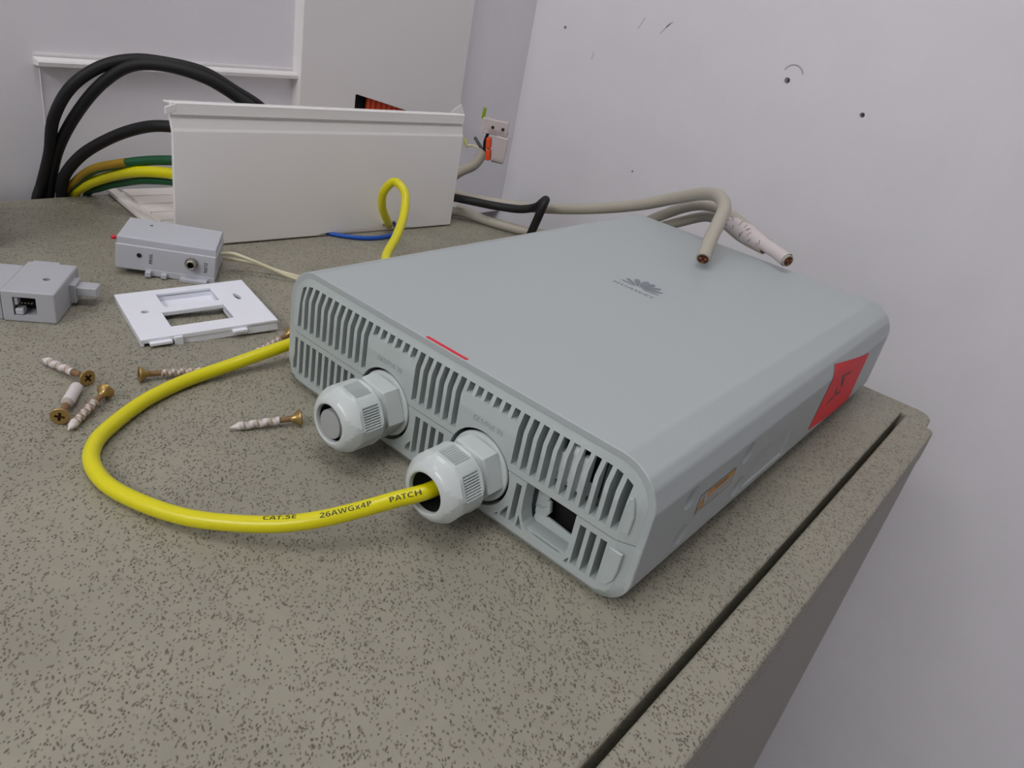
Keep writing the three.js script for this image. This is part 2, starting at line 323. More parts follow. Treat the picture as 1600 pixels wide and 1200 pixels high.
  group(seq(0, 10), long, insideTop, upWins); group(seq(11, 16), short, insideTop, upWins); group(seq(17, 22), (x) => { const d = Math.min(Math.abs(x - GX[0]), Math.abs(x - GX[1])); return d < GR + 0.002 ? Math.max(0.030, GY + Math.sqrt(Math.max(0, (GR + 0.0016) ** 2 - d * d))) : 0.030; }, insideTop, upWins);
  group(seq(23, 28), short, insideTop, upWins); group(seq(29, 39), long, insideTop, upWins);
  const loTop = () => 0.0245;
  group(Array.from({ length: 10 }, (_, i) => -0.0861 + i * PITCH), insideBot, loTop, loWins);
  group([-0.0071, -0.00277, 0.00157, 0.0059], insideBot, loTop, loWins);
  loWins.push([[0.0442, 0.0072], [0.0467, 0.0072], [0.0467, 0.0245], [0.0442, 0.0245]]);
  for (const xs of [[0.0740, 0.0783, 0.0826]]) group(xs, insideBot, loTop, loWins);
  for (const tr of [[[-0.0119, 0.0068], [-0.0094, 0.0068], [-0.0094, 0.0122], [-0.0119, 0.0088]], [[0.0083, 0.0068], [0.0108, 0.0068], [0.0106, 0.0088], [0.0083, 0.0122]],
    [[0.0400, 0.0070], [0.0428, 0.0070], [0.0428, 0.0132], [0.0402, 0.0090]], [[0.0372, 0.0062], [0.0389, 0.0062], [0.0389, 0.0076]], [[0.0477, 0.0070], [0.0506, 0.0070], [0.0480, 0.0125]], [[0.0700, 0.0064], [0.0718, 0.0062], [0.0718, 0.0092]]]) loWins.push(tr);
  part('upper_grille_frame', plate(upOuter, upWins, 0.0060), M.fascia, t);
  part('lower_grille_frame', plate(loOuter, loWins, 0.0060), M.fascia, t);
  for (const b of bars) part('grille_bar', plate(b, [], b[0][0] > 0.053 && b[0][0] < 0.075 && b[0][1] > 0.027 ? 0.0032 : 0.0088, cutX.filter(c => Math.abs(c) > W / 2 - 0.012)), M.fascia, t);
  // inside, behind the openings; dark colours stand for the shade there
  part('shaded_inner_panel', (() => { const p = outline(0.0032), q = extr(p, 0.0010, 0, [
    Array.from({ length: 24 }, (_, i) => [GX[0] + 0.0120 * Math.cos(-i / 24 * 6.2832), GY + 0.0120 * Math.sin(-i / 24 * 6.2832)]), Array.from({ length: 24 }, (_, i) => [GX[1] + 0.0120 * Math.cos(-i / 24 * 6.2832), GY + 0.0120 * Math.sin(-i / 24 * 6.2832)]),
    [[0.0490, 0.0085], [0.0490, 0.0265], [0.0705, 0.0265], [0.0705, 0.0085]], [[0.0545, 0.0300], [0.0545, 0.0505], [0.0720, 0.0505], [0.0720, 0.0300]]]); q.translate(0, 0, Z1 - 0.0108); return q; })(), M.inner, t);  // grey darkened to paint the shade deep in the slots
  part('cavity_shade_sheet', merged([extr(outline(0.0042), 0.0008).translate(0, 0, Z1 - 0.0142)]), M.black, t, 'black sheet standing for the dark hollow behind the socket');  // black sheet put in for the shade of the hollow
  part('socket_tray', merged([box(0.0206, 0.0010, 0.0090, 0.0595, 0.0084, Z1 - 0.0058, 0), (() => { const q = extr([[-0.0095, 0], [0.0100, 0], [0.0100, 0.0030], [-0.0095, 0.0044]], 0.0008, 0.0003); q.rotateX(-0.35); q.translate(0.0598, 0.0086, Z1 - 0.0074); return q; })(), box(0.0052, 0.0130, 0.0010, 0.0518, 0.0200, Z1 - 0.0085, 0.0003)]), M.fascia, t, 'pale tray inside the socket opening');
  const lat = extr([[0, 0], [0.006, 0.001], [0.0075, 0.004], [0.0065, 0.0090], [0.0048, 0.0094], [0.0052, 0.0060], [0.0030, 0.0036], [0, 0.003]], 0.0012, 0.0003); lat.scale(0.85, 0.8, 1); lat.translate(0.0505, 0.0125, Z1 - 0.0078);
  part('socket_latch', lat, M.fascia, t);
  part('inner_connector', merged([box(0.0034, 0.0085, 0.003, 0.0570, 0.0395, Z1 - 0.0054, 0.0008), box(0.0036, 0.0150, 0.003, 0.0617, 0.0408, Z1 - 0.0053, 0.0008), box(0.0036, 0.0026, 0.0034, 0.0617, 0.0462, Z1 - 0.0051, 0.0005), box(0.0036, 0.0145, 0.003, 0.0664, 0.0390, Z1 - 0.0054, 0.0008), box(0.0150, 0.0050, 0.003, 0.0620, 0.0340, Z1 - 0.0062, 0.0006)]), new THREE.MeshPhysicalMaterial({ color: 0xeef2f4, roughness: 0.2, clearcoat: 0.5 }), t, 'glossy connector block behind the grille');
  // raised blank fields at the right end of the fascia
  part('blank_field', extr([[0.0868, 0.0310], [0.0896, 0.0310], [0.0898, 0.0380], [0.0886, 0.0430], [0.0876, 0.0448], [0.0866, 0.0440]], 0.0005, 0.0003).translate(0, 0, Z1 - 0.0012), M.fascia, t);
  part('blank_field', extr([[0.0850, 0.0076], [0.0880, 0.0090], [0.0898, 0.0118], [0.0904, 0.0160], [0.0904, 0.0236], [0.0850, 0.0236]], 0.0005, 0.0003).translate(0, 0, Z1 - 0.0004), M.fascia, t);
  // lettering above the glands
  for (const [x, s] of [[GX[0] + 0.0010, 'GE0/PoE IN'], [GX[1] + 0.0010, 'GE1/PoE IN']]) part('port_lettering', textGeo(s, 0.0021, 0.0140, fontR).translate(x, 0.0383, Z1 + 0.00004), M.printFaint, t, 'faint grey lettering above the gland');

  // ---- cable glands
  function capNut() {                                // parametric: domed nut with ribbed flats
    const NT = 720, prof = [], zs = [];
    for (let i = 0; i <= 6; i++) zs.push(i * 0.0104 / 6);
    const pos = [], R = 0.01365, idx = [];
    const pr = [[0.0000, 0.0128, 0], [0.0008, R, 0], [0.0016, R, 0.0], [0.0018, R, 1], [0.0040, R, 1], [0.0070, R, 1], [0.0094, R, 1], [0.0096, R, 0], [0.0100, R * 0.997, 0], [0.0114, R * 0.975, 0], [0.0128, R * 0.93, 0], [0.0142, R * 0.865, 0], [0.0154, R * 0.785, 0], [0.0162, R * 0.71, 0], [0.0167, R * 0.64, 0], [0.0168, R * 0.60, 0], [0.0165, R * 0.568, 0], [0.0158, R * 0.555, 0], [0.0055, R * 0.555, 0]];
    for (const [z, r, rib] of pr) for (let k = 0; k < NT; k++) {
      const th = k / NT * 2 * Math.PI, seg = Math.PI / 3, a = ((th % seg) + seg) % seg - seg / 2; let q = r;
      if (z < 0.0125) { const fl = R * (z < 0.0012 ? 0.975 : 0.945 + Math.max(0, z - 0.0098) * 12) / Math.cos(a); q = Math.min(r, fl); }
      if (rib && Math.abs(a) < 0.36) { const w = Math.sin((a + 0.36) / 0.72 * Math.PI * 2 * 9 - Math.PI / 2); q -= 0.00050 + 0.00046 * w; }
      pos.push(q * Math.cos(th), q * Math.sin(th), z);
    }
    for (let i = 0; i < pr.length - 1; i++) for (let k = 0; k < NT; k++) { const a = i * NT + k, b = i * NT + (k + 1) % NT, c = a + NT, d = b + NT; idx.push(a, b, c, b, d, c); }
    const g = new THREE.BufferGeometry(); g.setAttribute('position', new THREE.Float32BufferAttribute(pos, 3)); g.setIndex(idx); return toCreasedNormals(g, 0.45);
  }
  const capGeo = capNut();
  const lathe = (pts, n = 64) => { const g = new THREE.LatheGeometry(pts.map(p => new THREE.Vector2(p[0], p[1])), n); g.rotateX(Math.PI / 2); return g; };
  const hexBody = (() => { const p = Array.from({ length: 6 }, (_, i) => [0.0133 * Math.cos(i * Math.PI / 3), 0.0133 * Math.sin(i * Math.PI / 3)]); const g = extr(p, 0.0066, 0.0009, [], 3); return g; })();
  const washer = lathe([[0.0100, -0.0010], [0.0134, -0.0010], [0.0138, -0.0006], [0.0140, 0], [0.0138, 0.0006], [0.0134, 0.0010], [0.0100, 0.0010], [0.0100, -0.0010]]);
  const collar = lathe([[0.0113, 0], [0.0113, 0.004], [0.009, 0.004]]);
  const seal = lathe([[0.00742, 0.0150], [0.00736, 0.0062], [0.0001, 0.0060]], 40);
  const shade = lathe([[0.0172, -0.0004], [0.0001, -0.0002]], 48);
  GX.forEach((gx, i) => {
    const z = Z1 - 0.0006;
    const cap = part('cable_gland', capGeo, M.gland, t, ['cable gland closed with a grey blanking plug', 'cable gland with the yellow cable entering it'][i]);
    cap.position.set(gx, GY, z + 0.0113); cap.rotation.z = [0.92, 0.95][i];
    const add = (n, g, m, dz, rz = 0) => { const q = part(n, g, m, cap); q.position.z = dz; q.rotation.z = rz; };
    add('gland_washer', washer, M.gland, -0.0118); add('hex_body', hexBody, M.gland, -0.0102, [-1.0, -1.05][i]); add('gland_neck', collar, M.gland, -0.0038);
    add('seal', seal, M.black, 0); add('gap_shade_disc', shade, M.innerShade, -0.0168);  // dark disc paints the shade in the gap round the gland
    if (i === 0) { const pg = lathe([[0.0001, 0.0164], [0.0056, 0.0164], [0.0059, 0.0160], [0.0059, 0.0060]], 40); const q = part('blanking_plug', pg, M.plug, cap); q.position.set(-0.0002, -0.0005, 0); }
  });

  // ---- emblem and lettering on top, red line at the front edge
  const petals = [], pet = (l, w) => { const s = new THREE.Shape(); s.moveTo(0, 0); s.bezierCurveTo(-w * 0.45, l * 0.35, -w * 0.62, l * 0.80, -w * 0.25, l * 0.96); s.bezierCurveTo(w * 0.10, l * 1.03, w * 0.62, l * 0.80, 0, 0); return s; };
  const flat = (g, x, z) => { g.rotateX(-Math.PI / 2); g.translate(x, H + 0.00004, z); return g; };
  const LX = -0.0015, LZ = -0.3258 - DZ;
  let pk = 0;
  for (const [a, l, w] of [[1.40, 0.0098, 0.0022], [1.02, 0.0112, 0.0036], [0.60, 0.0120, 0.0046], [0.19, 0.0122, 0.0050]]) for (const m of [-1, 1]) {
    const pts = pet(l, w).getPoints(12).map(p => [p.x * m, p.y + 0.0022]); if (THREE.ShapeUtils.isClockWise(pts.map(p => new THREE.Vector2(p[0], p[1])))) pts.reverse();
    const g = new THREE.ShapeGeometry(polyShape(pts.slice(0, -1))); g.rotateZ(-m * a); g.translate(0, 0.0006, 0);
    const q = part('emblem_petal', flat(g, LX, LZ), M.print, t); q.position.y = 0.00002 + 0.00001 * pk++;
  }
  part('brand_lettering', flat(textGeo('HUAWEI', 0.0030, 0.0238), LX, LZ + 0.0052), M.print, t, 'grey brand lettering under the petal emblem');
  part('red_line', box(0.0213, 0.00012, 0.0016, -0.0017, H + 0.00005, Z0 - 0.0011, 0), M.redLine, t, 'thin red line on the front edge');

  // ---- right side: warning label and red sticker
  const cv = document.createElement('canvas'); cv.width = 512; cv.height = 144; const c = cv.getContext('2d');
  c.fillStyle = '#b9b7b3'; c.fillRect(0, 0, 512, 144); c.strokeStyle = '#4a4540'; c.lineWidth = 6; c.strokeRect(4, 4, 504, 136);
  c.fillStyle = '#c98a1c'; c.fillRect(110, 10, 394, 48); c.fillStyle = '#5a4520'; c.font = 'bold 40px sans-serif'; c.fillText('WARNING', 210, 49);
  c.fillStyle = '#d99a2a'; c.beginPath(); c.moveTo(56, 22); c.lineTo(104, 122); c.lineTo(14, 122); c.closePath(); c.fill(); c.strokeStyle = '#3a3020'; c.lineWidth = 6; c.stroke(); c.fillStyle = '#3a3020'; c.fillRect(54, 60, 8, 34); c.fillRect(54, 102, 8, 9);
  c.fillStyle = '#77736d'; for (let i = 0; i < 4; i++) for (let x = 124; x < 480 - (i === 3 ? 160 : 0); x += 34) c.fillRect(x, 70 + i * 18, 26, 7);
  const tx = new THREE.CanvasTexture(cv); tx.colorSpace = THREE.SRGBColorSpace;
  const lg = new THREE.PlaneGeometry(0.0305, 0.0086); lg.rotateY(Math.PI / 2); lg.translate(W / 2 + 0.00012, 0.0279, -0.2412 - DZ);
  part('warning_label', lg, S(0xffffff, 0.45, { map: tx }), t, 'small white and orange warning label');
  const surf = (z, s) => { let x = W / 2, y = s, nx = 1, ny = 0; const y1 = H - RT; if (s > y1) { const a = (s - y1) / RT; x = W / 2 - RT * (1 - Math.cos(a)); y = y1 + RT * Math.sin(a); nx = Math.cos(a); ny = Math.sin(a); } else if (s < RB) { const a = (RB - s) / RB; x = W / 2 - RB * (1 - Math.cos(a)); y = RB - RB * Math.sin(a); nx = Math.cos(a); ny = -Math.sin(a); } return [x + nx * 0.00018, y + ny * 0.00018, z - DZ]; };
  // corners in (z, arc length)
  const q00 = [-0.3545, 0.0139], q10 = [-0.4235, 0.0065], q11 = [-0.4240, 0.0393], q01 = [-0.3612, 0.0484], GN = 24, sp = [], suv = [], si = [];
  for (let j = 0; j <= GN; j++) for (let i = 0; i <= GN; i++) {
    const u = i / GN, v = j / GN, z = (q00[0] * (1 - u) + q10[0] * u) * (1 - v) + (q01[0] * (1 - u) + q11[0] * u) * v, s = (q00[1] * (1 - u) + q10[1] * u) * (1 - v) + (q01[1] * (1 - u) + q11[1] * u) * v;
    sp.push(...surf(z, s)); suv.push(u, v);
    if (i < GN && j < GN) { const a = j * (GN + 1) + i; si.push(a, a + 1, a + GN + 1, a + 1, a + GN + 2, a + GN + 1); }
  }
  const sg = new THREE.BufferGeometry(); sg.setAttribute('position', new THREE.Float32BufferAttribute(sp, 3)); sg.setAttribute('uv', new THREE.Float32BufferAttribute(suv, 2)); sg.setIndex(si); sg.computeVertexNormals();
  const cs = document.createElement('canvas'); cs.width = cs.height = 512; const d = cs.getContext('2d'); d.fillStyle = '#ee2430'; d.fillRect(0, 0, 512, 512);
  d.strokeStyle = '#7a1f1c'; d.lineWidth = 22; d.lineCap = 'round';
  const uv = (z, s) => { const u = (z + 0.3545) / (-0.0690), s0 = 0.0139 + (0.0065 - 0.0139) * u, s1 = 0.0484 + (0.0393 - 0.0484) * u; return [u * 512, (1 - (s - s0) / (s1 - s0)) * 512]; };
  for (const l of [[[-0.394, 0.0352], [-0.3767, 0.0372], [-0.3844, 0.0301]], [[-0.3829, 0.0347], [-0.3870, 0.0290]], [[-0.3759, 0.0304], [-0.3807, 0.0255], [-0.3885, 0.0250]], [[-0.3772, 0.0251], [-0.3694, 0.0242]]]) { d.beginPath(); l.forEach((p, i) => { const [x, y] = uv(...p); i ? d.lineTo(x, y) : d.moveTo(x, y); }); d.stroke(); }
  const ts = new THREE.CanvasTexture(cs); ts.colorSpace = THREE.SRGBColorSpace;
  part('red_sticker', sg, S(0xffffff, 0.6, { map: ts, side: THREE.DoubleSide }), t, 'bright red sticker with handwritten marks');
}

// ---------------------------------------------------------------- yellow patch cable
{
  const t = thing('patch_cable', 'yellow patch cable curving over the cabinet top into the right gland', 'cable', [-0.235, 0, -0.09]);
  const raw = [[-0.1359, 0.0205, -0.1700], [-0.1362, 0.0205, -0.1590], [-0.1413, 0.018, -0.15], [-0.1472, 0.015, -0.1384], [-0.1537, 0.012, -0.1279], [-0.1623, 0.009, -0.1181], [-0.1744, 0.0065, -0.1079], [-0.1874, 0.0045, -0.0995], [-0.2036, 0.0034, -0.0926], [-0.2202, 0.003, -0.0887], [-0.235, 0.003, -0.0905], [-0.2455, 0.003, -0.0968], [-0.254, 0.003, -0.1077], [-0.2636, 0.003, -0.125], [-0.2694, 0.0032, -0.1447], [-0.270, 0.0045, -0.1632], [-0.2685, 0.007, -0.1779], [-0.2673, 0.0095, -0.1955],
    [-0.2685, 0.0110, -0.225], [-0.2760, 0.0115, -0.258], [-0.2980, 0.0140, -0.285], [-0.325, 0.0171, -0.3055], [-0.340, 0.0235, -0.3269], [-0.357, 0.0324, -0.3477], [-0.366, 0.0423, -0.3544], [-0.376, 0.0464, -0.354], [-0.384, 0.0374, -0.3524], [-0.389, 0.025, -0.3567], [-0.395, 0.0111, -0.3686], [-0.4030, 0.0045, -0.378], [-0.4150, 0.0035, -0.386], [-0.4300, 0.0050, -0.392]];
  const loc = raw.map(p => [p[0] + 0.235, p[1], p[2] + 0.09]);
  const r = 0.0029, g = tube(loc, r, 0.002, 24), curve = g.userData.curve;
  part('cable_jacket', g, M.yellow, t);
  // black print that runs along the jacket
  const len = curve.getLength(), P = (s) => curve.getPointAt(Math.min(1, Math.max(0, s / len))), camP = new THREE.Vector3(0.235, 0.178, 0.09);
  function wrap(str, s0, s1, size, lean) {           // s measured from the gland end, text reads towards the gland
    const flatT = textGeo(str, size, Math.abs(s1 - s0)).toNonIndexed(), fp = flatT.attributes.position, tris = [], mid = (s0 + s1) / 2;
    const split = (a, b, c, n) => { if (!n) { tris.push(...a, ...b, ...c); return; } const h = (p, q) => [(p[0] + q[0]) / 2, (p[1] + q[1]) / 2, 0], x = h(a, b), y = h(b, c), z = h(c, a); split(a, x, z, n - 1); split(x, b, y, n - 1); split(z, y, c, n - 1); split(x, y, z, n - 1); };
    for (let i = 0; i < fp.count; i += 3) split(...[0, 1, 2].map(k => [fp.getX(i + k), fp.getY(i + k), 0]), 2);
    const tg = new THREE.BufferGeometry(); tg.setAttribute('position', new THREE.Float32BufferAttribute(tris, 3)); const p = tg.attributes.position;
    for (let i = 0; i < p.count; i++) {
      const s = mid - p.getX(i), h = p.getY(i) - size / 2, C = P(s), T = P(s - 0.0004).sub(P(s + 0.0004)).normalize();
      let N = camP.clone().sub(C).normalize(); N.addScaledVector(T, -N.dot(T)).normalize(); const U = N.clone().cross(T).negate(); if (U.y < 0) U.negate();
      const a = lean + h / r, q = C.clone().addScaledVector(N, (r + 0.00006) * Math.cos(a)).addScaledVector(U, (r + 0.00006) * Math.sin(a)); p.setXYZ(i, q.x, q.y, q.z);
    }
    tg.computeVertexNormals(); part('cable_print', tg, M.yellowInk, t, 'black print ' + str + ' along the jacket');
  }
  wrap('PATCH', 0.0245, 0.0135, 0.0018, 0.15); wrap('26AWGx4P', 0.0475, 0.0305, 0.0018, 0.42); wrap('CAT.5E', 0.0660, 0.0550, 0.0018, 0.85);
}

// ---------------------------------------------------------------- cables by the wall
function cable(name, label, cat, pts, r, mat, group, partName = 'cable_jacket') {
  const o = pts[0]; const t = thing(name, label, cat, [o[0], o[1], o[2]], 0, group);
  const g = tube(pts.map(p => [p[0] - o[0], p[1] - o[1], p[2] - o[2]]), r); part(partName, g, mat, t); t.userData.curve = undefined; delete t.userData.curve; t.__curve = g.userData.curve; return t;
}
cable('black_cable', 'black cable in the outer and higher of the two tall arcs by the wall', 'cable', [[-0.5405, -0.10, -0.189], [-0.5402, -0.0064, -0.1900], [-0.5385, 0.0058, -0.1935], [-0.53, 0.0286, -0.197], [-0.52, 0.0531, -0.1979], [-0.51, 0.0745, -0.2061], [-0.50, 0.089, -0.2207], [-0.49, 0.0955, -0.2355], [-0.48, 0.0964, -0.2513], [-0.47, 0.0937, -0.2701], [-0.462, 0.0855, -0.2854], [-0.455, 0.0745, -0.3034], [-0.450, 0.050, -0.320], [-0.448, 0.020, -0.332]], 0.0035, M.blackCable);
cable('black_cable', 'black cable in the inner and lower of the two tall arcs by the wall', 'cable', [[-0.5400, -0.10, -0.197], [-0.5400, -0.0066, -0.1968], [-0.5380, 0.0056, -0.1985], [-0.528, 0.0311, -0.2014], [-0.515, 0.0562, -0.2089], [-0.50, 0.079, -0.22], [-0.488, 0.092, -0.2324], [-0.4745, 0.0955, -0.2465], [-0.462, 0.0915, -0.2662], [-0.455, 0.0825, -0.2830], [-0.447, 0.0745, -0.2942], [-0.441, 0.050, -0.309], [-0.439, 0.018, -0.320]], 0.0035, M.blackCable);
cable('black_cable', 'black cable in the flat low arc running behind the white trunking', 'cable', [[-0.5340, -0.10, -0.2040], [-0.5343, -0.0063, -0.2035], [-0.5285, 0.0105, -0.2025], [-0.51, 0.0317, -0.2073], [-0.49, 0.0479, -0.2171], [-0.47, 0.0591, -0.2258], [-0.45, 0.0656, -0.2316], [-0.436, 0.0665, -0.2443], [-0.430, 0.060, -0.270], [-0.428, 0.030, -0.300]], 0.0035, M.blackCable);
cable('earth_wire', 'dark green and ochre earth wire above the yellow cable at the wall', 'cable', [[-0.5385, -0.10, -0.2075], [-0.5380, -0.0032, -0.2078], [-0.522, 0.0125, -0.2095], [-0.503, 0.0251, -0.212], [-0.48, 0.0348, -0.2174], [-0.46, 0.0423, -0.2279], [-0.44, 0.047, -0.2398], [-0.432, 0.044, -0.268], [-0.430, 0.02, -0.290]], 0.0030, M.green);
{
  const t = scene.children[scene.children.length - 1];   // ochre stripe along the first half of that wire
  const c = t.__curve, pts = []; for (let i = 0; i <= 14; i++) { const p = c.getPointAt(0.30 + 0.33 * i / 14); pts.push([p.x + 0.0006, p.y + 0.00055, p.z + 0.0006]); }
  part('ochre_stripe', tube(pts, 0.00275), M.gold, t, 'ochre stripe of the earth wire');
}
cable('yellow_cable', 'short yellow cable coming up behind the cabinet and entering the trunking', 'cable', [[-0.534, -0.10, -0.2110], [-0.534, -0.0019, -0.2110], [-0.5205, 0.0095, -0.2130], [-0.50, 0.0205, -0.217], [-0.475, 0.0309, -0.2208], [-0.45, 0.0381, -0.2266], [-0.4275, 0.0410, -0.2382], [-0.425, 0.036, -0.268], [-0.428, 0.012, -0.292]], 0.0034, M.yellow);
cable('green_cable', 'dark green wire lowest under the yellow cable at the wall', 'cable', [[-0.5340, -0.08, -0.219], [-0.5340, -0.0033, -0.2185], [-0.512, 0.0102, -0.2195], [-0.485, 0.0215, -0.224], [-0.46, 0.0300, -0.2264], [-0.435, 0.0345, -0.2378], [-0.430, 0.026, -0.265], [-0.435, 0.008, -0.285]], 0.0024, M.green);
cable('blue_wire', 'thin blue wire on the cabinet under the white trunking', 'wire', [[-0.4250, 0.0030, -0.316], [-0.4137, 0.0018, -0.3237], [-0.4010, 0.0016, -0.3338], [-0.3918, 0.0016, -0.3461], [-0.3890, 0.0016, -0.3640], [-0.3945, 0.0020, -0.3790], [-0.412, 0.003, -0.392]], 0.0015, M.blue);
cable('black_cable', 'black cable right of the white trunking bent over into a short upright hook', 'cable', [[-0.445, 0.010, -0.452], [-0.420, 0.0150, -0.4560], [-0.397, 0.019, -0.4555], [-0.3785, 0.0188, -0.470], [-0.3583, 0.0219, -0.478], [-0.346, 0.0275, -0.4800], [-0.3375, 0.0345, -0.4755], [-0.3312, 0.0385, -0.4700], [-0.3285, 0.0365, -0.4648], [-0.3296, 0.026, -0.4625], [-0.3340, 0.0150, -0.4650], [-0.3390, 0.0060, -0.470], [-0.345, -0.012, -0.487]], 0.0033, M.blackCable);
const bA = cable('beige_cable', 'beige cable in the highest arc with its cut end hanging over the device', 'cable', [[-0.460, 0.010, -0.456], [-0.431, 0.0152, -0.462], [-0.4077, 0.0152, -0.475], [-0.3756, 0.0188, -0.487], [-0.3404, 0.0268, -0.492], [-0.2982, 0.0405, -0.490], [-0.2595, 0.056, -0.486], [-0.2279, 0.0716, -0.478], [-0.2048, 0.0822, -0.465], [-0.1885, 0.0868, -0.4500], [-0.1755, 0.0850, -0.4330], [-0.1710, 0.0785, -0.4205], [-0.1682, 0.072, -0.4102], [-0.1628, 0.0625, -0.3948]], 0.0041, M.beige);
const bB = cable('beige_cable', 'beige cable rising behind the device into the white tape with the longer cut end', 'cable', [[-0.440, 0.0050, -0.446], [-0.4148, 0.0050, -0.450], [-0.4049, 0.0059, -0.460], [-0.3946, 0.0042, -0.468], [-0.3744, 0.0042, -0.474], [-0.3494, 0.0050, -0.485], [-0.3159, 0.0117, -0.500], [-0.2722, 0.0318, -0.500], [-0.2481, 0.0499, -0.498], [-0.2246, 0.0653, -0.495], [-0.2055, 0.0715, -0.488], [-0.1821, 0.0712, -0.475], [-0.1565, 0.0670, -0.462], [-0.1333, 0.0640, -0.450]], 0.0037, M.beige);
const bC = cable('beige_cable', 'beige cable lower behind the device ending in the white tape with the shorter cut end', 'cable', [[-0.440, -0.004, -0.494], [-0.4022, -0.0053, -0.496], [-0.3516, -0.0027, -0.500], [-0.3148, 0.0078, -0.510], [-0.2708, 0.0272, -0.509], [-0.2369, 0.0480, -0.505], [-0.2132, 0.0610, -0.500], [-0.1939, 0.0640, -0.486], [-0.1745, 0.0632, -0.4715], [-0.1530, 0.0637, -0.4595]], 0.0037, M.beige);
function cutEnd(t, n, rr) {                          // copper conductors in the cut face
  const c = t.__curve, P = c.getPointAt(1), T = c.getTangentAt(1), q = new THREE.Quaternion().setFromUnitVectors(new THREE.Vector3(0, 0, 1), T);
  const core = new THREE.CylinderGeometry(rr * 0.78, rr * 0.78, 0.0006, 20); core.rotateX(Math.PI / 2); core.applyQuaternion(q); core.translate(P.x, P.y, P.z); part('cable_core', core, M.brownCore, t, 'dark core in the cut face');
  for (let i = 0; i < n; i++) { const a = i / n * 6.283 + 0.5, g = new THREE.CylinderGeometry(rr * 0.2, rr * 0.2, 0.0012, 10); g.rotateX(Math.PI / 2); g.translate(Math.cos(a) * rr * 0.42, Math.sin(a) * rr * 0.42, 0.0002); g.applyQuaternion(q); g.translate(P.x, P.y, P.z); part('conductor', g, M.copper, t); }
}
cutEnd(bA, 3, 0.0041); cutEnd(bB, 3, 0.0037); cutEnd(bC, 3, 0.0037);
{
  const pts = [[-0.1925, 0.0690, -0.4822], [-0.1800, 0.0682, -0.4742], [-0.1690, 0.0670, -0.4675], [-0.1570, 0.0664, -0.4610], [-0.1450, 0.0654, -0.4560], [-0.1345, 0.0642, -0.4507]];
  const t = thing('tape_wrap', 'white tape wrapped around the two beige cables behind the device', 'tape', pts[0]);
  const c = new THREE.CatmullRomCurve3(pts.map(p => V(p).sub(V(pts[0]))));
  const g = new THREE.TubeGeometry(c, 60, 1, 28, false), p = g.attributes.position, n = 61, sides = 29;
  for (let i = 0; i < n; i++) { const C = c.getPointAt(i / 60), f = i / 60, k = 0.0062 - 0.0021 * Math.min(1, Math.max(0, (f - 0.42) / 0.3)) - 0.0004 * (1 - f) + 0.0001 * Math.sin(f * 34); for (let j = 0; j < sides; j++) { const v = new THREE.Vector3().fromBufferAttribute(p, i * sides + j).sub(C).multiplyScalar(k * (1 + 0.012 * Math.sin(j * 0.9 + f * 12))); v.add(C); p.setXYZ(i * sides + j, v.x, v.y, v.z); } }
  g.computeVertexNormals(); part('tape', g, M.tape, t);
  const sp = []; for (let i = 0; i < 16; i++) {
    const f = 0.06 + 0.62 * rnd(), C = c.getPointAt(f), row = Math.round(f * 60), N = new THREE.Vector3(), q0 = new THREE.Vector3(); let best = -9;
    const cam = new THREE.Vector3(-pts[0][0], 0.178 - pts[0][1], -pts[0][2]).sub(C).normalize(), want = cam.clone(); want.y += (rnd() - 0.5) * 1.1; want.normalize();
    for (let j = 0; j < sides; j++) { const v = new THREE.Vector3().fromBufferAttribute(p, row * sides + j), n = v.clone().sub(c.getPointAt(row / 60)).normalize(), k = n.dot(want); if (k > best) { best = k; N.copy(n); q0.copy(v); } }
    const b = box(0.0022 + 0.0016 * rnd(), 0.00045, 0.0002, 0, 0, 0, 0); b.rotateZ(0.4 + rnd() * 1.6); b.applyQuaternion(new THREE.Quaternion().setFromUnitVectors(new THREE.Vector3(0, 0, 1), N)); b.translate(q0.x, q0.y, q0.z); sp.push(b);
  }
  part('ink_mark', merged(sp), S(0x8a6a78, 0.7), t, 'purplish pen marks on the tape');
}

